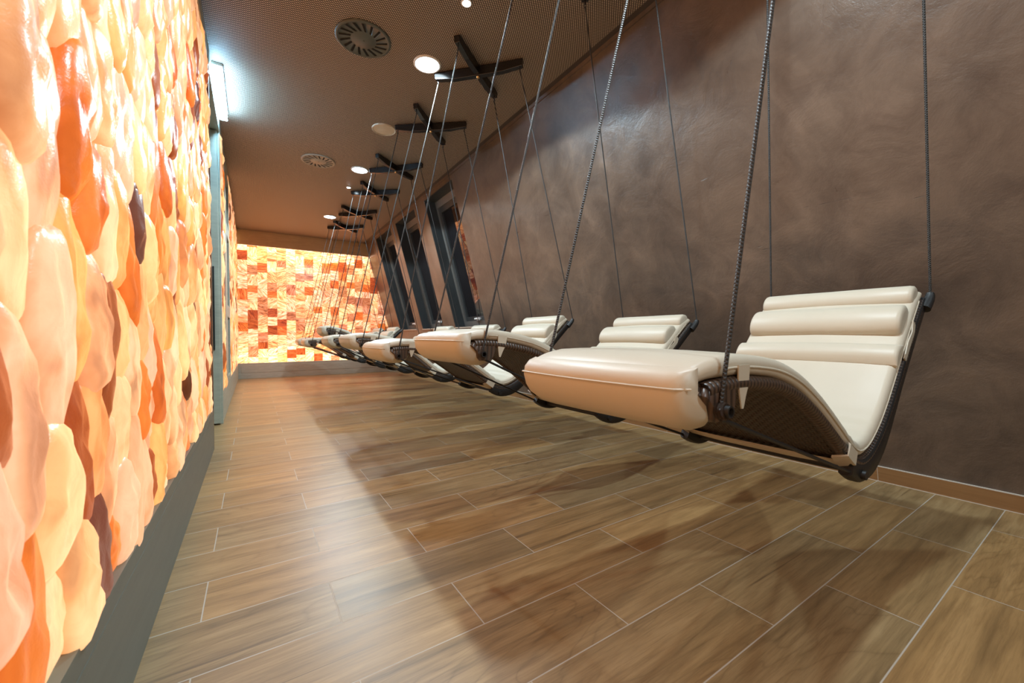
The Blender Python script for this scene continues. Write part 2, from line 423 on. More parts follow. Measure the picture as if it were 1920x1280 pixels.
# room beyond the doorway
rb = MB(); rb.box(-1.4, -1.3, 2.6, 5.2, 0, CEIL); rb.box(-1.3, BX-0.14, 2.6, 2.66, 0, CEIL); rb.box(-1.3, BX-0.14, 5.0, 5.1, 0, CEIL)
struct(rb.build('wall_hallway', M['plinth2'], smooth=False), 'walls of the small room behind the doorway')
hl = empty('door_fill_lamp', (-0.80, 3.55, CEIL), 'added fill lamp brightening the door leaf from the room behind, out of view', 'ceiling light')
MB().box(-0.15, 0.15, -0.15, 0.15, -0.03, 0).build('fill_panel', M['lamp'], hl, smooth=False)  # unseen lamp, added so the door leaf is not dark
# end wall
struct(MB().box(-1.0, 2.9, YE+0.30, YE+0.42, 0, CEIL).build('wall_far', M['plinth2'], smooth=False), 'end wall carrying the glowing salt bricks')

# plinths and fascias
pl = MB(); pl.box(BX, XL+0.006, YB, DY0-0.03, 0, 0.225); pl.box(BX, XL+0.003, YB, DY0-0.03, 0.225, 0.228); pl.box(BX, XL+0.006, YB, DY0-0.03, 0.228, 0.268)
struct(pl.build('baseboard_left', M['plinth'], smooth=False), 'dark grey wooden plinth under the near salt stone wall')
pf = MB(); pf.box(BX, XL+0.004, DY1+0.05, YE+0.04, 0, 0.268)
struct(pf.build('baseboard_left_far', M['sage'], smooth=False, bevel=0.002), 'sage grey plinth under the far part of the left wall')
pe = MB(); x1 = XR(0)-0.013
pe.box(XL, x1, YE-0.01, YE+0.07, 0, 0.268)
pe.box(XL+0.045, x1, YE-0.014, YE-0.008, 0.10, 0.225)
struct(pe.build('baseboard_far', M['plinth2'], smooth=False, bevel=0.002), 'beige grey panelled plinth under the end wall')
fe = MB(); fe.prism([(XL, 2.322), (XR(2.322), 2.322), (XR(CEIL), CEIL), (XL, CEIL)], 1, YE-0.01, YE+0.07)
fe.prism([(XL+0.05, 2.352), (XR(2.352), 2.352), (XR(2.562), 2.562), (XL+0.05, 2.562)], 1, YE-0.014, YE-0.008)
struct(fe.build('trim_3', M['fascia'], smooth=False, bevel=0.002), 'light brown wooden fascia above the glowing end wall')
ft = MB(); ft.box(BX, XL+0.004, YB, DY0-0.03, 2.485, CEIL)
struct(ft.build('trim_4', M['sage'], smooth=False, bevel=0.002), 'sage wooden fascia above the near salt stone wall')
ft = MB(); ft.box(BX, XL+0.004, DY1+0.05, 5.46, 2.43, CEIL); ft.box(BX, XL+0.004, 5.46, YE-0.01, 2.53, CEIL)
struct(ft.build('trim_5', M['sage'], smooth=False, bevel=0.002), 'sage wooden fascia along the far left wall')

# doorway
D = empty('door_1', (XL, (DY0+DY1)/2, 0)); struct(D, 'open doorway in sage wood between the two salt walls')
def dpart(name, mb, mat, **k):
    o = mb.build(name, mat, None, smooth=False, **k); o.parent = D; o.matrix_parent_inverse = Matrix.Translation(-D.location); return o
dpart('door_jamb', MB().box(BX-0.12, XL+0.006, DY0-0.03, DY0, 0, DZ), M['bronze'])
dpart('door_jamb', MB().box(BX-0.12, XL+0.008, DY1, DY1+0.05, 0, DZ), M['sage'], bevel=0.002)
dpart('door_header', MB().box(BX-0.12, XL+0.008, DY0-0.03, DY1+0.05, DZ, CEIL), M['sage'], bevel=0.002)
dl = dpart('door_leaf', MB().box(-1.20, XL-0.006, DY1-0.045, DY1-0.002, 0.012, DZ-0.01), M['sage'], bevel=0.002)
hb = MB(); hb.box(-0.272, -0.262, DY1-0.062, DY1-0.045, 0.62, 1.30); dpart('door_handle', hb, M['black'])

# shelf niche further along the left wall
N = empty('wall_shelf', (XL, 5.2, 0.268), 'tall sage wooden wall shelf with three stacked open compartments, beyond the doorway', 'shelf')
y0, y1 = 4.70, 5.46
nb = MB()
nb.box(BX, XL+0.012, y0, 4.96, 0.268, 2.43); nb.box(BX, XL+0.012, 5.40, y1, 0.268, 2.43)
for za, zb in ((0.268, 0.33), (0.93, 1.05), (1.76, 1.88), (2.36, 2.43)): nb.box(BX, XL+0.012, 4.96, 5.40, za, zb)
o = nb.build('shelf_frame', M['sage'], None, smooth=False, bevel=0.002); o.parent = N; o.matrix_parent_inverse = Matrix.Translation(-N.location)
nv = MB(); nv.box(BX-0.002, BX+0.004, 4.96, 5.40, 0.33, 2.36)
o = nv.build('back_panel', M['bronze'], None, smooth=False); o.parent = N; o.matrix_parent_inverse = Matrix.Translation(-N.location)

# ---------------------------------------------------------------- salt
PAL = [((1.0, 0.57, 0.28), 44), ((0.98, 0.42, 0.14), 20), ((0.80, 0.20, 0.035), 9), ((0.36, 0.08, 0.02), 8), ((0.88, 0.46, 0.25), 18), ((0.16, 0.05, 0.026), 4)]
PALB = [((1.12, 0.80, 0.52), 52), ((1.0, 0.54, 0.28), 22), ((0.75, 0.23, 0.06), 10), ((0.40, 0.095, 0.03), 7), ((0.60, 0.30, 0.17), 9)]
def pick(pal):
    r = random.uniform(0, sum(w for _, w in pal))
    for c, w_ in pal:
        r -= w_
        if r <= 0: break
    k = random.uniform(0.88, 1.12)
    return (min(1.2, c[0]*k), c[1]*k*random.uniform(0.92, 1.08), c[2]*k*random.uniform(0.85, 1.15), 1)

def stone(mb, y, z, w_, h, th, x0, rings=7, seg=22):
    """one tumbled salt stone: a domed, slightly lumpy oval lying against the wall"""
    ph = [random.uniform(0, 6.28) for _ in range(4)]; am = [random.uniform(0.02, 0.07) for _ in range(3)]
    ex = random.uniform(2.3, 3.2); lean = random.uniform(-0.12, 0.12); tilt = random.uniform(-0.05, 0.12)
    vs = []; fs = []; uvs = []
    prof = [(0.0, 1.0), (0.30, 0.985), (0.55, 0.93), (0.74, 0.82), (0.88, 0.64), (0.97, 0.38), (1.0, 0.10), (0.97, -0.25)]
    seedv = Vector((random.uniform(0, 99), random.uniform(0, 99), 0))
    for r, d in prof[1:]:
        for k in range(seg):
            a = 2*math.pi*k/seg; ca, sa = math.cos(a), math.sin(a)
            rr = 1/((abs(ca)**ex+abs(sa)**ex)**(1/ex))
            rr *= 1+am[0]*math.sin(2*a+ph[0])+am[1]*math.sin(3*a+ph[1])
            u, v = ca*rr*r, sa*rr*r
            yy = y+u*w_/2+lean*v*h/2; zz = z+v*h/2
            nz = noise.noise(Vector((u*1.6, v*2.6, 0))+seedv)
            xx = x0+th*d*(1+0.30*nz)-tilt*v*h*0.5
            vs.append((xx, yy, zz)); uvs.append((u, v))
    c0 = len(vs); vs.append((x0+th*(1+0.3*noise.noise(seedv)), y, z)); uvs.append((0, 0))
    n = len(prof)-1
    for k in range(seg): fs.append((c0, k, (k+1) % seg))
    for i in range(n-1):
        for k in range(seg):
            k2 = (k+1) % seg; fs.append((i*seg+k2, i*seg+k, (i+1)*seg+k, (i+1)*seg+k2))
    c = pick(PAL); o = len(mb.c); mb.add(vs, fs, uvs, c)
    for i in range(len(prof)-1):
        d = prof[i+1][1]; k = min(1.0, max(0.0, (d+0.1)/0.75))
        f = (0.72+0.28*k, 0.50+0.50*k, 0.36+0.64*k)  # rims darkened: crevice shade between stones put into their colour
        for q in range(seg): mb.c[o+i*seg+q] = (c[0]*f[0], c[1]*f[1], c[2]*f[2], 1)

def stone_field(y0, y1, z0, z1, pw, phh, xb):
    out = []; cols = int(round((y1-y0)/pw))
    for c in range(cols):
        yy = y0+(c+0.5)*(y1-y0)/cols; z = z0-random.uniform(0.0, 0.5)*phh*0.0
        first = True
        while z < z1-0.03:
            h = phh*random.uniform(0.85, 1.35)
            if first: h *= random.uniform(0.55, 1.1); first = False
            if z+h > z1-0.05: h = z1-z
            out.append((yy+random.uniform(-0.10, 0.10)*pw, z+h/2, pw*random.uniform(1.15, 1.42), h*1.20, random.uniform(0.022, 0.036), xb+random.uniform(-0.006, 0.008)))
            z += h
    return out

P1 = empty('salt_stone_panel', (XL, 1.7, 0.268), 'glowing near wall panel of overlapping tumbled salt stones, left of the doorway', 'salt wall panel')
stones = stone_field(-0.35, DY0-0.03, 0.272, 2.485, 0.085, 0.20, XL-0.022)
def seen(s):   # apparent size from the camera, to choose the hundred that get their own mesh
    y, z = s[0], s[1]; d = Vector((XL, y, z-CAM_H)); f = d.dot(F0)
    if f < 0.05: return 0
    px = 960+752*d.dot(R0)/f; py = 640-752*d.dot(U0)/f
    if px < -20 or py < -40 or py > 1320: return 0
    return s[2]*s[3]/f**2*abs(XL)/d.length
stones.sort(key=seen, reverse=True)
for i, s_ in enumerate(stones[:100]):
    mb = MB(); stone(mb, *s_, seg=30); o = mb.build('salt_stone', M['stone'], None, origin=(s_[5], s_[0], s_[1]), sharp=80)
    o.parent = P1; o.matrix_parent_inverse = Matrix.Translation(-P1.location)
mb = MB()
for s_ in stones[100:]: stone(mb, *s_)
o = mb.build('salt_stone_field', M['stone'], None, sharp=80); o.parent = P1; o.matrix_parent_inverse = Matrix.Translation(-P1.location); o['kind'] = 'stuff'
bk = MB(); bk.box(BX+0.001, XL-0.016, -0.4, DY0-0.03, 0.268, 2.485); o = bk.build('backlight_panel', M['glow'], None, smooth=False); o.parent = P1; o.matrix_parent_inverse = Matrix.Translation(-P1.location)
if True:
    bk = MB(); bk.box(BX+0.001, XL-0.010, YB, -0.4, 0.268, 2.485); o = bk.build('backlight_panel', M['glow'], None, smooth=False); o.parent = P1; o.matrix_parent_inverse = Matrix.Translation(-P1.location)

def far_stones(name, ya, yb, label):
    mb = MB()
    for s_ in stone_field(ya, yb, 0.272, 2.43 if ya < 5 else 2.53, 0.10, 0.19, XL-0.022): stone(mb, *s_, seg=12)
    o = mb.build(name, M['stone'], None, sharp=80); tag(o, label, 'salt wall panel', None, 'stuff')
    return o
far_stones('salt_stone_panel', DY1+0.05, 4.70, 'narrow glowing strip of salt stones between the doorway and the wall shelf')
far_stones('salt_stone_panel', 5.46, YE-0.02, 'glowing salt stone panel at the far left, between wall shelf and end wall')
bk = MB(); bk.box(BX+0.001, XL-0.018, DY1+0.05, 4.70, 0.268, 2.43); bk.box(BX+0.001, XL-0.018, 5.46, YE, 0.268, 2.53)
struct(bk.build('trim_6', M['glow'], smooth=False), 'backlight behind the far salt stones')

# end wall: columns of cut salt bricks
tb = MB(); ncol = 19; cw = 0.1478
for c in range(ncol):
    xa = XL+0.003+c*cw; xb = xa+cw; z = 0.268-random.uniform(0, 0.08)
    while z < 2.322:
        h = random.choice([0.12, 0.15, 0.155, 0.165, 0.19]); zt = min(z+h, 2.322); zb_ = max(z, 0.268); z += h
        if zt-zb_ < 0.01: continue
        def lim(x, zz): return min(x, XR(zz)+0.004)
        if xa > XR(zb_)-0.005: continue
        e = 0.0012; yb_ = YE+0.05; yf = YE+random.uniform(0.008, 0.016)
        q = [(xa+e, zb_+e), (lim(xb-e, zb_), zb_+e), (max(xa+e, lim(xb-e, zt)), zt-e), (xa+e, zt-e)]
        ang = random.uniform(0, 6.28) if random.random() < 0.5 else random.uniform(-0.4, 0.4); ox, oy = random.uniform(0, 50), random.uniform(0, 50)
        def U(x, zz):
            dx, dz = x-xa, zz-zb_; k = 6.0
            return ((dx*math.cos(ang)-dz*math.sin(ang))*k+ox, (dx*math.sin(ang)+dz*math.cos(ang))*k+oy)
        vs = [(x, yf, zz) for x, zz in q]+[(x, yb_, zz) for x, zz in q]; uvs = [U(x, zz) for x, zz in q]*2
        tb.add(vs[:4], [(0, 1, 2, 3)], uvs[:4], pick(PALB))
tag(tb.build('salt_brick_panel', M['tile'], smooth=False), 'glowing end wall of cut salt bricks in cream, orange and rust', 'salt wall panel')

# LED strips in the cavity behind the salt bricks, at their bottom and top edge
for z, pw in ((0.30, 5.0), (2.29, 6.5)):
    st = MB().box(XL+0.02, 1.85, YE+0.285, YE+0.295, z-0.012, z+0.012).build('led_strip', M['white'], smooth=False)
    tag(st, 'LED strip hidden behind the salt bricks along their %s edge' % ('bottom' if z < 1 else 'top'), 'light strip')
    ld = bpy.data.lights.new('strip_light', 'AREA'); ld.shape = 'RECTANGLE'; ld.size = 2.1; ld.size_y = 0.02; ld.energy = pw; ld.color = (1.0, 0.86, 0.66)
    lo = bpy.data.objects.new('strip_light', ld); COL.objects.link(lo); lo.location = (0.85, YE+0.28, z); lo.rotation_euler = (math.radians(-90), 0, 0); lo.parent = None
# ---------------------------------------------------------------- ceiling fixtures
def disc(mb, x, y, z, r, seg=40, zc=None):
    vs = [(x+r*math.cos(2*math.pi*k/seg), y+r*math.sin(2*math.pi*k/seg), z) for k in range(seg)]
    return mb.add(vs, [tuple(range(seg))[::-1]])
def ring(mb, x, y, z, prof, seg=48):
    """prof: list of (radius, dz) swept around a vertical axis"""
    vs = []; fs = []
    for r, dz in prof:
        for k in range(seg): a = 2*math.pi*k/seg; vs.append((x+r*math.cos(a), y+r*math.sin(a), z+dz))
    for i in range(len(prof)-1):
        for k in range(seg):
            k2 = (k+1) % seg; fs.append((i*seg+k, i*seg+k2, (i+1)*seg+k2, (i+1)*seg+k))
    return mb.add(vs, fs)
def lamp(par, y, x, power, r, ang, blend=0.12):
    ld = bpy.data.lights.new('lamp_light', 'SPOT'); ld.energy = power; ld.color = COOL; ld.shadow_soft_size = r
    ld.spot_size = math.radians(ang); ld.spot_blend = blend
    lo = bpy.data.objects.new('lamp_light', ld); COL.objects.link(lo); lo.parent = par; lo.location = (0, 0, -0.03)
    return lo
big = [(0.57, None), (2.63, 'round white ceiling downlight, largest lit one, beside the nearer vent'), (4.69, 'round white ceiling downlight, middle one, beyond the pale round speaker'),
       (6.76, 'round white ceiling downlight farthest away, above the last loungers'), (-1.49, None)]
for y, lab in big:
    x = 1.019
    T = empty('downlight', (x, y, CEIL), lab or ('round ceiling downlight above the nearest lounger, out of view' if y > 0 else 'round ceiling downlight behind the viewer'), 'ceiling light', 'round ceiling downlights')
    mb = MB(); ring(mb, 0, 0, 0, [(0.092, 0.0), (0.091, -0.007), (0.086, -0.010), (0.080, -0.009), (0.078, -0.004)]); mb.build('trim_ring', M['white'], T)
    mb = MB(); disc(mb, 0, 0, -0.006, 0.079); mb.build('diffuser', M['lamp'], T, smooth=False)
    lamp(T, y, x, DOWN_POWER, 0.05, 149, 0.10)
for y, lab in ((2.03, 'small bright LED spot at the top edge of the picture'), (5.31, 'small LED spot glinting in the middle of the ceiling')):
    x = 1.019
    T = empty('led_spot', (x, y, CEIL), lab, 'ceiling light', 'small LED spots')
    mb = MB(); ring(mb, 0, 0, 0, [(0.030, 0.0), (0.029, -0.006), (0.024, -0.008), (0.018, -0.003)]); mb.build('trim_ring', M['white'], T)
    mb = MB(); ring(mb, 0, 0, -0.003, [(0.001, -0.012), (0.008, -0.011), (0.014, -0.006), (0.017, 0.0)], 20); mb.build('lens', M['led'], T)
    lamp(T, y, x, SPOT_POWER, 0.015, 140, 0.3)

def vent(x, y, r, mat, label, nslot=18, rot=0.0):
    T = empty('ceiling_vent', (x, y, CEIL), label, 'air vent')
    mb = MB(); ring(mb, 0, 0, 0, [(r, 0.0), (r, -0.006), (r*0.97, -0.010), (r*0.92, -0.011)]); ring(mb, 0, 0, 0, [(r*0.92, -0.011), (r*0.90, -0.008), (r*0.40, -0.008), (r*0.37, -0.011), (r*0.02, -0.0115)])
    mb.build('face_plate', mat, T, sharp=60)
    sl = MB(); bl = MB()
    for k in range(nslot):
        a = 2*math.pi*k/nslot+rot
        ca, sa = math.cos(a), math.sin(a)
        def P(u, v, z): return (u*ca-v*sa, u*sa+v*ca, z)
        u0, u1, w_ = r*0.46, r*0.86, r*0.036
        sk = r*0.06
        q = [P(u0, -w_+sk, -0.0086), P(u1, -w_*1.25-sk, -0.0086), P(u1, w_*1.25-sk, -0.0086), P(u0, w_+sk, -0.0086)]
        sl.add(q, [(3, 2, 1, 0)])  # flat dark quad; the shade inside the slot is put into its colour
        b0 = [P(u0, w_*0.9+sk, -0.0086), P(u1, w_*1.2-sk, -0.0086), P(u1, w_*1.6-sk, -0.0125), P(u0, w_*1.3+sk, -0.0125)]
        bl.add(b0, [(0, 1, 2, 3)])
    sl.build('air_slots', M['slot_dark'], T, smooth=False); bl.build('vent_blades', mat, T, smooth=False)
    mb = MB(); ring(mb, 0, 0, -0.0115, [(0.006, 0), (0.005, -0.003), (0.0005, -0.0035)], 14); mb.build('screw', mat, T)
vent(0.600, 2.625, 0.165, M['vent_shaded'], 'large round swirl air vent in the ceiling, toned dark as if shaded', 17, 0.1)
vent(0.600, 4.685, 0.165, M['vent_lit'], 'round swirl air vent farther along the ceiling, toned beige as if warmly lit', 17, 0.25)
T = empty('ceiling_speaker', (1.006, 3.66, CEIL), 'cream round flush speaker cover in the ceiling', 'speaker')
mb = MB(); ring(mb, 0, 0, 0, [(0.104, 0.0), (0.103, -0.008), (0.098, -0.011), (0.092, -0.008)]); mb.build('trim_ring', M['speaker'], T)
mb = MB(); ring(mb, 0, 0, -0.0, [(0.092, -0.006), (0.060, -0.009), (0.001, -0.010)]); mb.build('grille', M['speaker'], T)

# linear emergency light on the door header
T = empty('emergency_light', (XL+0.04, 3.72, CEIL), 'bright white box light at the top of the doorway', 'wall light')
mb = MB(); mb.box(-0.028, 0.032, -0.345, 0.34, -0.020, 0.0); mb.build('housing', M['white'], T, smooth=False, bevel=0.003)
mb = MB(); mb.box(-0.024, 0.028, -0.34, 0.335, -0.085, -0.021); mb.build('lit_cover', M['exit'], T, smooth=False, bevel=0.004)

# ---------------------------------------------------------------- ceiling crosses
ARMS = {1: [(-0.235, -0.18), (0.235, 0.18), (-0.205, 0.215), (0.205, -0.215)],
        0: [(-0.205, -0.215), (0.205, 0.215), (-0.235, 0.18), (0.235, -0.18)]}
CY = [0.55, 1.41, 2.47, 3.345, 4.37, 5.235, 6.265, 7.17]
CX = 1.325
ORD = ['nearest', 'second', 'third', 'fourth', 'fifth', 'sixth', 'seventh', 'eighth']
def make_cross(typ):
    T = empty('ceiling_cross', (CX, 0, CEIL), 'x', 'ceiling mount', 'black cross mounts under the ceiling')
    A = ARMS[typ]
    for j, (p, q) in enumerate(((A[0], A[1]), (A[2], A[3]))):
        p, q = Vector(p+(0,)), Vector(q+(0,)); d = (q-p).normalized(); s_ = Vector((-d.y, d.x, 0)); Lh = (q-p).length/2+0.02
        mb = MB(); n = 10; w_ = 0.021; zt, zb_ = (-0.002, -0.062) if j == 0 else (-0.006, -0.068)
        vs = []
        for e, zend in ((-1, 0.018), (1, 0.018)):
            c = d*(e*Lh)
            for sw in (-1, 1):
                vs += [tuple(c+s_*sw*w_+Vector((0, 0, zt))), tuple(c-d*e*0.004+s_*sw*w_*0.9+Vector((0, 0, zb_+zend)))]
        for e in (-1, 1):
            c = d*(e*(Lh*0.55))
            for sw in (-1, 1): vs += [tuple(c+s_*sw*w_+Vector((0, 0, zt))), tuple(c+s_*sw*w_*0.9+Vector((0, 0, zb_)))]
        # index: end-, [0 top-L,1 bot-L,2 top-R,3 bot-R], end+ [4..7], mid- [8..11], mid+ [12..15]
        fs = [(0, 1, 3, 2), (4, 6, 7, 5)]
        for a_, b_ in ((0, 8), (8, 12), (12, 4)):
            fs += [(a_+1, a_, b_, b_+1), (a_+2, a_+3, b_+3, b_+2), (a_, a_+2, b_+2, b_), (a_+3, a_+1, b_+1, b_+3)]
        mb.add(vs, fs); mb.build('beam', M['beam'], T, smooth=False, bevel=0.003)
    mb = MB(); ring(mb, 0, 0, -0.068, [(0.013, 0.0), (0.013, -0.006), (0.009, -0.011), (0.0005, -0.012)], 14); mb.build('bolt', M['brass'], T)
    for (ax, ay) in A:
        mb = MB(); mb.tube([(ax, ay, -0.04), (ax, ay, -0.066)], 0.004, 8)
        pts = [(ax, ay+0.008*math.cos(a), -0.072+0.008*math.sin(a)) for a in [2*math.pi*k/12 for k in range(13)]]
        mb.tube(pts, 0.0025, 6, False); mb.build('eye_hook', M['black'], T)
    return T
def copy_tree(o, parent=None):
    c = o.copy(); COL.objects.link(c); c.parent = parent
    for ch in [q for q in o.children]: copy_tree(ch, c)
    return c
CROSS = {1: make_cross(1), 0: make_cross(0)}
for i, y in enumerate(CY):
    typ = 1 if i % 2 == 0 else 0
    o = CROSS[typ] if i < 2 else copy_tree(CROSS[typ])
    o.location = (CX, y, CEIL)
    o['label'] = 'black wooden ceiling cross holding the ropes of the %s lounger%s' % (ORD[i], ' from the camera' if i else ' to the camera')

# ---------------------------------------------------------------- loungers
BX0, BZ0 = 1.344, 0.357
HW = 0.235
# top of wicker shell in world x,z for the nearest lounger, converted to local about the bracket
SH = [(0.615, 0.634), (0.66, 0.643), (0.70, 0.646), (0.75, 0.647), (0.82, 0.643), (0.906, 0.631), (0.995, 0.603), (1.084, 0.557), (1.150, 0.516), (1.215, 0.472), (1.275, 0.430),
      (1.320, 0.405), (1.365, 0.395), (1.42, 0.405), (1.475, 0.432), (1.525, 0.466), (1.575, 0.509), (1.63, 0.563), (1.69, 0.625), (1.78, 0.717), (1.86, 0.797), (1.915, 0.850)]
def loc2(p): return (p[0]-BX0, p[1]-BZ0)
def resample(pts, n):
    # Catmull-Rom then uniform arclength
    P = [Vector((p[0], p[1])) for p in pts]; P = [2*P[0]-P[1]]+P+[2*P[-1]-P[-2]]; out = []
    for i in range(1, len(P)-2):
        for k in range(12):
            t = k/12; a, b, c, d = P[i-1], P[i], P[i+1], P[i+2]
            out.append(0.5*((2*b)+(c-a)*t+(2*a-5*b+4*c-d)*t*t+(3*b-a-3*c+d)*t**3))
    out.append(P[-2]); cum = [0]
    for i in range(1, len(out)): cum.append(cum[-1]+(out[i]-out[i-1]).length)
    res = []; j = 0
    for k in range(n):
        s_ = cum[-1]*k/(n-1)
        while j < len(cum)-2 and cum[j+1] < s_: j += 1
        t = (s_-cum[j])/max(1e-9, cum[j+1]-cum[j]); res.append(out[j].lerp(out[j+1], min(1, t)))
    return res, cum[-1]
def frames(pts):
    nrm = []
    for i in range(len(pts)):
        d = (pts[min(i+1, len(pts)-1)]-pts[max(0, i-1)]).normalized(); nrm.append(Vector((-d.y, d.x)))
    return nrm
CURVE, CLEN = resample([loc2(p) for p in SH], 110)
NRM = frames(CURVE)
def at_x(x):   # index on the curve for world x
    xl = x-BX0
    return min(range(len(CURVE)), key=lambda i: abs(CURVE[i].x-xl))
def loft(i0, i1, sect, uvscale=1.0, endcap=True, step=1):
    """sect(t, s_len) -> list of (y, offset along normal); swept along the curve"""
    mb = MB(); idx = list(range(i0, i1+1, step)); vs = []; fs = []; uvs = []; n = None
    for q, i in enumerate(idx):
        t = q/(len(idx)-1); S_ = sect(t, i); n = len(S_)
        for y, o in S_:
            p = CURVE[i]+NRM[i]*o; vs.append((p.x, y, p.y)); uvs.append((y, i/(len(CURVE)-1)*CLEN))
        if q:
            for k in range(n):
                k2 = (k+1) % n; a, b = (q-1)*n, q*n; fs.append((a+k, a+k2, b+k2, b+k))
    if endcap: fs += [tuple(range(n)), tuple(range((len(idx)-1)*n, len(idx)*n))[::-1]]
    mb.add(vs, fs, uvs); return mb
def rrect(hw, lo, hi, r, n=4, puff=0.0, nx=8, off=0.0):
    """rounded rectangle section in (y, offset), counter-clockwise"""
    r = min(r, (hi-lo)/2-1e-4); pts = []
    for cx, cy, a0 in ((hw-r, lo+r, -90), (hw-r, hi-r, 0)):
        for k in range(n+1):
            a = math.radians(a0+90*k/n); pts.append((cx+r*math.cos(a), cy+r*math.sin(a)))
    for k in range(1, nx):
        y = (hw-r)*(1-2*k/nx); pts.append((y, hi+puff*(1-(y/hw)**2)))
    for cx, cy, a0 in ((-hw+r, hi-r, 90), (-hw+r, lo+r, 180)):
        for k in range(n+1):
            a = math.radians(a0+90*k/n); pts.append((cx+r*math.cos(a), cy+r*math.sin(a)))
    for k in range(1, nx): pts.append((-(hw-r)*(1-2*k/nx), lo))
    return pts

def make_lounger():
    L = empty('hanging_lounger', (0, 0, 0), 'x', 'lounger', 'cream hanging loungers in a row')
    N_ = len(CURVE)-1
    # wicker shell
    o = loft(2, N_-1, lambda t, i: rrect(HW-0.006, -0.020, -0.001, 0.006)).build('wicker_shell', M['wicker'], L, sharp=50)
    # rolled rims
    for sgn in (-1, 1):
        pts = [(CURVE[i].x-NRM[i].x*0.014, sgn*(HW-0.004), CURVE[i].y-NRM[i].y*0.014) for i in range(2, N_, 1)]
        mb = MB(); mb.tube(pts, 0.0145, 12)
        mb.uv = [(v, u) for u, v in mb.uv]
        mb.build('shell_rim', M['wrap'], L)
    # mattress with seat wrinkles
    si = at_x(1.365)
    def msec(t, i):
        hw = HW+0.004; f = min(1, i/7.0); hw *= 0.93+0.07*math.sqrt(f)
        th = 0.040*(0.55+0.45*math.sqrt(f)); e = (N_-i); th *= 0.6+0.4*min(1, e/4.0)
        w_ = math.exp(-((i-si)/7.0)**2)*0.0065*math.sin(i*1.75)
        base = rrect(hw, 0.0, th, 0.017, puff=0.006)
        return [(y, o+(w_*(1 if o > th*0.5 else 0))*(0.5+0.5*math.sin(7*y+1.0+0.3*i))) for y, o in base]
    mt = loft(0, N_, msec).build('mattress', M['vinyl'], L, sharp=60)
    # piping seam around the cushion side
    for sgn in (-1, 1):
        pts = [(CURVE[i].x+NRM[i].x*0.017, sgn*(HW+0.0045), CURVE[i].y+NRM[i].y*0.017) for i in range(6, N_-2, 2)]
        mb = MB(); mb.tube(pts, 0.0022, 6); mb.build('piping', M['vinyl'], mt)
    # foot pocket wrapping the foot bar
    prof = [(0.622, 0.668), (0.600, 0.660), (0.586, 0.645), (0.583, 0.625), (0.589, 0.600), (0.603, 0.576), (0.628, 0.559), (0.662, 0.550), (0.704, 0.551), (0.736, 0.564), (0.752, 0.586),
            (0.750, 0.612), (0.700, 0.618), (0.650, 0.620), (0.622, 0.628)]
    mb = MB(); vs = []; fs = []; ny = 26; n = len(prof)
    for j in range(ny+1):
        y = (-HW+0.004)+(2*HW-0.008)*j/ny; a = abs(y)/HW; t = max(0, (a-0.80)/0.20)
        bow = 0.016*(1-a*a)
        for (x, z) in prof:
            xx, zz = x, z
            if z < 0.64:
                k = min(1, (0.64-z)/0.08)
                zz = z+(0.612-z)*t**2*0.55*k; xx = x+(0.655-x)*t**1.2*(1 if x > 0.655 else 0)
            xx -= bow*(1 if x < 0.66 else 0.3)
            xx += 0.016*max(0, (a-0.93)/0.07)**2
            p = loc2((xx, zz)); vs.append((p[0], y, p[1]))
        if j:
            for k in range(n):
                k2 = (k+1) % n; fs.append(((j-1)*n+k, j*n+k, j*n+k2, (j-1)*n+k2))
    fs += [tuple(range(n)), tuple(range(ny*n, ny*n+n))[::-1]]
    mb.add(vs, fs); fp = mb.build('foot_pocket', M['vinyl'], L, sharp=75)
    pts = []
    for j in range(ny+1):
        y = -HW-0.002+(2*HW+0.004)*j/ny; a = abs(y)/HW; p = loc2((0.5815-0.016*(1-a*a)+0.016*max(0, (a-0.93)/0.07)**2, 0.633)); pts.append((p[0], y, p[1]))
    mb = MB(); mb.tube(pts, 0.002, 6); mb.build('piping', M['vinyl'], fp)
    # foot bar (tube) and woven corner wraps
    fx, fz = loc2((0.672, 0.593)); tb_ = MB()
    tb_.tube([(fx, -HW-0.030, fz), (fx, HW+0.030, fz)], 0.0105, 14, False)
    for e in (-1, 1):
        y = e*(HW+0.030)
        vs = []; fs = []
        for r_, yy in ((0.0105, y), (0.0075, y), (0.0075, y-e*0.03)):
            for k in range(14): a = 2*math.pi*k/14; vs.append((fx+r_*math.cos(a), yy, fz+r_*math.sin(a)))
        for i in range(2):
            for k in range(14): fs.append((i*14+k, i*14+(k+1) % 14, (i+1)*14+(k+1) % 14, (i+1)*14+k))
        tb_.add(vs, fs)
    tb_.build('foot_bar', M['black'], L)
    for e in (-1, 1):
        mb = MB(); pr = [(0.654, 0.600), (0.660, 0.578), (0.676, 0.569), (0.705, 0.570), (0.726, 0.582), (0.734, 0.606), (0.734, 0.634), (0.640, 0.634), (0.628, 0.622)]
        pr = [loc2(p) for p in pr]; ys_ = [0.13, 0.17, 0.20, 0.222, 0.237, 0.2435]; sc_ = [0.8, 1, 1, 1, 0.96, 0.86]; vs = []; fs = []; uvs = []
        cx = sum(p[0] for p in pr)/len(pr); cz = sum(p[1] for p in pr)/len(pr); n = len(pr)
        for q, (yy, s_) in enumerate(zip(ys_, sc_)):
            for (x, z) in pr: vs.append((cx+(x-cx)*s_, e*yy, cz+(z-cz)*s_)); uvs.append((yy*1.0+x*0.6, z))
            if q:
                for k in range(n): fs.append(((q-1)*n+k, (q-1)*n+(k+1) % n, q*n+(k+1) % n, q*n+k))
        fs += [tuple(range((len(ys_)-1)*n, len(ys_)*n)), tuple(range(n))]
        mb.add(vs, fs, uvs)
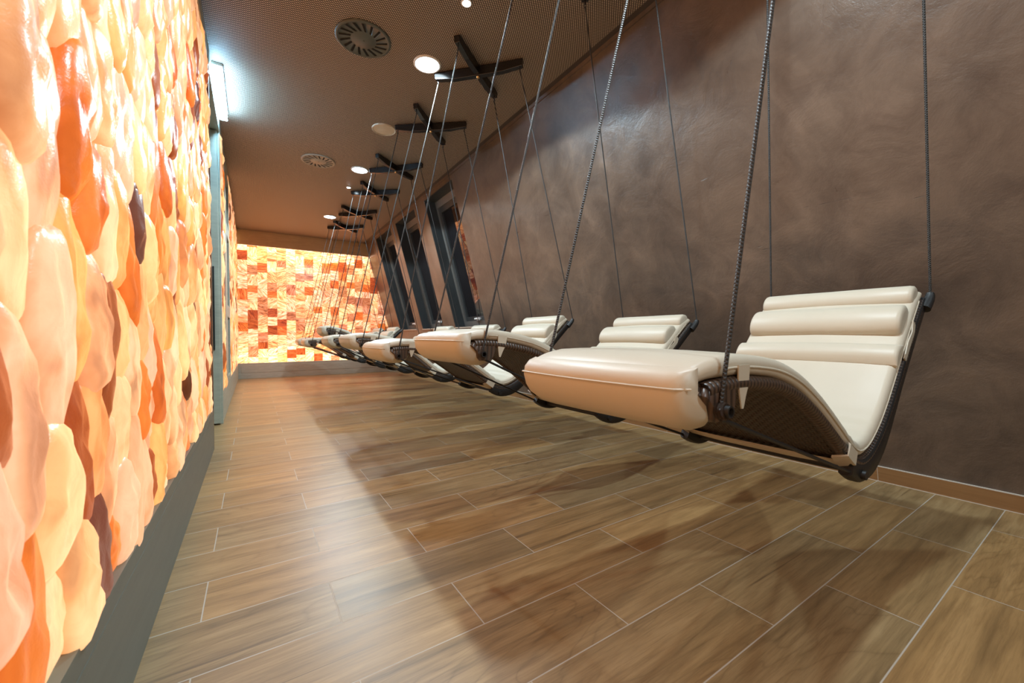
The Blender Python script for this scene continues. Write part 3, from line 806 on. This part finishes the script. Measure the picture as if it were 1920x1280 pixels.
        # knotted cord loops around the bar end
        for q in range(3):
            yy = e*(0.244+q*0.0055); rr = 0.0125
            mb.tube([(fx+rr*math.cos(a), yy+0.0015*math.sin(a), fz+rr*math.sin(a)) for a in [2*math.pi*k/14 for k in range(15)]], 0.0032, 6, False)
        mb.build('corner_wrap', M['wrap'], L, sharp=50)
    # strap tabs beside the foot bar
    for e in (-1, 1):
        mb = MB(); y0_, y1_ = e*(HW+0.006), e*(HW+0.0085)
        poly = [(0.736, 0.668), (0.736, 0.640), (0.741, 0.612), (0.747, 0.588), (0.753, 0.588), (0.761, 0.610), (0.772, 0.635), (0.775, 0.668)]
        poly = [loc2(p) for p in poly]; mb.prism(poly, 1, y0_, y1_)
        mb.build('strap', M['vinyl'], L, smooth=False)
    # under-cover of the cushion showing below the seat
    i0, i1 = at_x(1.290), at_x(1.335)
    def csec(t, i):
        sag = 0.003*math.sin(math.pi*t); lo = -0.027-sag
        return [(HW-0.004, lo-0.003), (HW-0.002, lo), (0.1, lo-0.004), (-0.1, lo-0.004), (-HW+0.002, lo), (-HW+0.004, lo-0.003), (-0.1, lo-0.008), (0.1, lo-0.008)]
    loft(i0, i1, csec).build('under_cover', M['vinyl'], L, sharp=60)
    # seat straps wrapping from the mattress around the shell
    for e in (-1, 1):
        i0 = at_x(1.255)
        def ssec(t, i): return [(e*(HW+0.006), 0.010), (e*(HW+0.0125), 0.006), (e*(HW+0.0135), -0.028), (e*(HW-0.02), -0.040), (e*(HW-0.02), -0.034), (e*(HW+0.0105), -0.024), (e*(HW+0.009), 0.0)]
        loft(i0, i0+4, ssec).build('strap', M['vinyl'], L, smooth=False)
    # black side rails from the seat to the head
    for e in (-1, 1):
        i0 = at_x(1.30)
        def rsec(t, i):
            th = 0.028+0.010*math.exp(-(t/0.25)**2); yo = HW+0.010; yi = HW-0.022
            return [(e*yi, -0.022), (e*yo, -0.022), (e*yo, -0.022-th), (e*yi, -0.022-th)]
        def rsec2(t, i):
            th = 0.026+0.026*math.exp(-((t-0.16)/0.22)**2); yo = HW+0.010; yi = HW-0.02; hi = 0.0; r = 0.006
            q = [(yi, hi-0.002), (yi, -th-0.014), (yi+0.006, -th-0.018), (yo-r, -th-0.018), (yo, -th-0.012), (yo, hi-0.008), (yo-r, hi-0.002)]
            return [(e*a, b) for a, b in q]
        rail = loft(i0, N_, rsec2).build('side_rail', M['black'], L, sharp=50)
        hx, hz = loc2((1.948, 0.848))
        mb = MB(); mb.tube([(hx-0.035, e*(HW+0.008), hz-0.04), (hx-0.012, e*(HW+0.014), hz-0.012), (hx, e*(HW+0.016), hz+0.004), (hx+0.002, e*(HW+0.016), hz+0.016)], 0.015, 12, True, lambda t: 0.018-0.008*t)
        mb.build('rope_clamp', M['black'], rail)
    # V-shaped gusset and bottom bracket each side + cross bar
    for e in (-1, 1):
        poly = [(1.330, 0.347), (1.343, 0.341), (1.358, 0.344), (1.400, 0.362), (1.440, 0.372), (1.500, 0.392), (1.470, 0.412), (1.41, 0.392), (1.36, 0.385), (1.315, 0.395), (1.27, 0.425), (1.225, 0.452), (1.218, 0.440), (1.27, 0.398)]
        mb = MB(); mb.prism([loc2(p) for p in poly], 1, e*(HW-0.012), e*(HW+0.008))
        b = mb.build('seat_bracket', M['black'], L, smooth=False, bevel=0.003)
        mb = MB(); mb.tube([(0.0, e*(HW-0.02), -0.004), (0.0, e*(HW+0.02), -0.004)], 0.012, 12); mb.build('knuckle', M['black'], b)
    cb = MB(); cb.tube([(0.012, -HW, 0.004), (0.02, -HW*0.6, 0.0), (0.02, HW*0.6, 0.0), (0.012, HW, 0.004)], 0.012, 12); cb.build('cross_bar', M['black'], L)
    # tension ropes under the shell
    for e in (-1, 1):
        mb = MB(); mb.tube([(fx+0.01, e*(HW+0.004), fz-0.016), (-0.008, e*(HW+0.002), -0.006)], 0.0042, 8)
        mb.uv = [(u, v) for u, v in mb.uv]; mb.build('tension_rope', M['black'], L)
    # head rolls
    def roll(name, c, r, hw, sq=1.0, par=L):
        mb = MB(); vs = []; fs = []; seg = 24
        cx_, cz_ = loc2(c); ys_ = [(-1.0, 0.0), (-0.998, 0.55), (-0.992, 0.82), (-0.975, 0.95), (-0.94, 1.0), (-0.5, 1.02), (0, 1.0), (0.5, 1.02), (0.94, 1.0), (0.975, 0.95), (0.992, 0.82), (0.998, 0.55), (1.0, 0.0)]
        th0 = math.radians(-42)
        for yy, k_ in ys_:
            for k in range(seg):
                a = 2*math.pi*k/seg; u, v = r*k_*math.cos(a), r*k_*math.sin(a)*sq
                x = u*math.cos(th0)+v*math.sin(-th0)*-1*0+v*math.cos(math.radians(48)); z = u*math.sin(th0)*-1*-1+v*math.sin(math.radians(48))
                vs.append((cx_+x, yy*hw, cz_+z))
        n = seg
        for i in range(len(ys_)-1):
            for k in range(n): fs.append((i*n+k, i*n+(k+1) % n, (i+1)*n+(k+1) % n, (i+1)*n+k))
        mb.add(vs, fs); return mb.build(name, M['vinyl'], par, sharp=75)
    hp = roll('head_roll', (1.765, 0.766), 0.041, HW-0.004, 1.5)
    roll('head_roll', (1.868, 0.846), 0.036, HW-0.002, 1.22)
    i0, i1 = at_x(1.668), at_x(1.728)
    def bsec(t, i):
        k = math.sin(math.pi*min(1, max(0, t)))**0.5; return rrect(HW+0.008, 0.030, 0.041+0.023*k, 0.011, puff=0.006)
    loft(i0, i1, bsec).build('neck_pad', M['vinyl'], L, sharp=60)
    for e in (-1, 1):
        mb = MB(); pts = [(1.800, 0.760), (1.790, 0.722), (1.748, 0.690), (1.728, 0.662), (1.712, 0.640)]
        vs = []; fs = []
        for q, p in enumerate(pts):
            x, z = loc2(p)
            for dx, dy in ((-0.011, 0.006), (0.011, 0.006), (0.011, 0.010), (-0.011, 0.010)): vs.append((x+dx, e*(HW+dy), z-dx*0.7))
            if q:
                for k in range(4): fs.append(((q-1)*4+k, (q-1)*4+(k+1) % 4, q*4+(k+1) % 4, q*4+k))
        fs += [(0, 1, 2, 3), (16, 17, 18, 19)]
        mb.add(vs, fs); mb.build('strap', M['vinyl'], L, sharp=50)
    return L

LY = [0.629, 1.512, 2.475, 3.458, 4.455, 5.42, 6.43, 7.37]
TILT = [0.0, 0.098, 0.03, 0.10, 0.085, 0.27, 0.03, 0.03]
DXL = [0, -0.01, 0, 0, 0, 0, 0, 0]
LLAB = ['cream-cushioned wicker lounger nearest the camera, hanging on ropes above the floor',
        'second cream hanging lounger, its raised foot end just behind the nearest one',
        'third cream hanging lounger from the camera, partly hidden behind the second',
        'fourth cream hanging lounger from the camera, in front of the nearest window',
        'fifth cream hanging lounger from the camera, in front of the middle window',
        'sixth cream hanging lounger, its foot end tipped up highest before the salt bricks',
        'seventh cream hanging lounger, last but one before the glowing end wall',
        'last cream hanging lounger, closest to the glowing end wall']
proto = make_lounger()
lng = [proto]+[copy_tree(proto) for _ in range(7)]
for i, (L, y, tl) in enumerate(zip(lng, LY, TILT)):
    L.location = (BX0+DXL[i], y, BZ0); L.rotation_euler = (0, tl, 0); L['label'] = LLAB[i]
    mw = Matrix.Translation(L.location) @ Matrix.Rotation(tl, 4, 'Y'); inv = mw.inverted()
    arms = ARMS[1 if i % 2 == 0 else 0]
    fx, fz = loc2((0.672, 0.593)); hx, hz = loc2((1.950, 0.860))
    low = [(fx, -HW-0.012, fz+0.012), (fx, HW+0.012, fz+0.012), (hx, -HW-0.016, hz), (hx, HW+0.016, hz)]
    # arm order: foot side = negative x
    neg = sorted([a for a in arms if a[0] < 0], key=lambda a: a[1]); pos_ = sorted([a for a in arms if a[0] > 0], key=lambda a: a[1])
    tops = [neg[0], neg[1], pos_[0], pos_[1]]
    for lo_, tp in zip(low, tops):
        top = inv @ Vector((CX+tp[0], CY[i]+tp[1], CEIL-0.078))
        a = Vector(lo_); n = 2
        mb = MB(); mb.tube([a.lerp(top, k/n) for k in range(n+1)], 0.0037, 10)
        mb.build('rope', M['rope'], L)
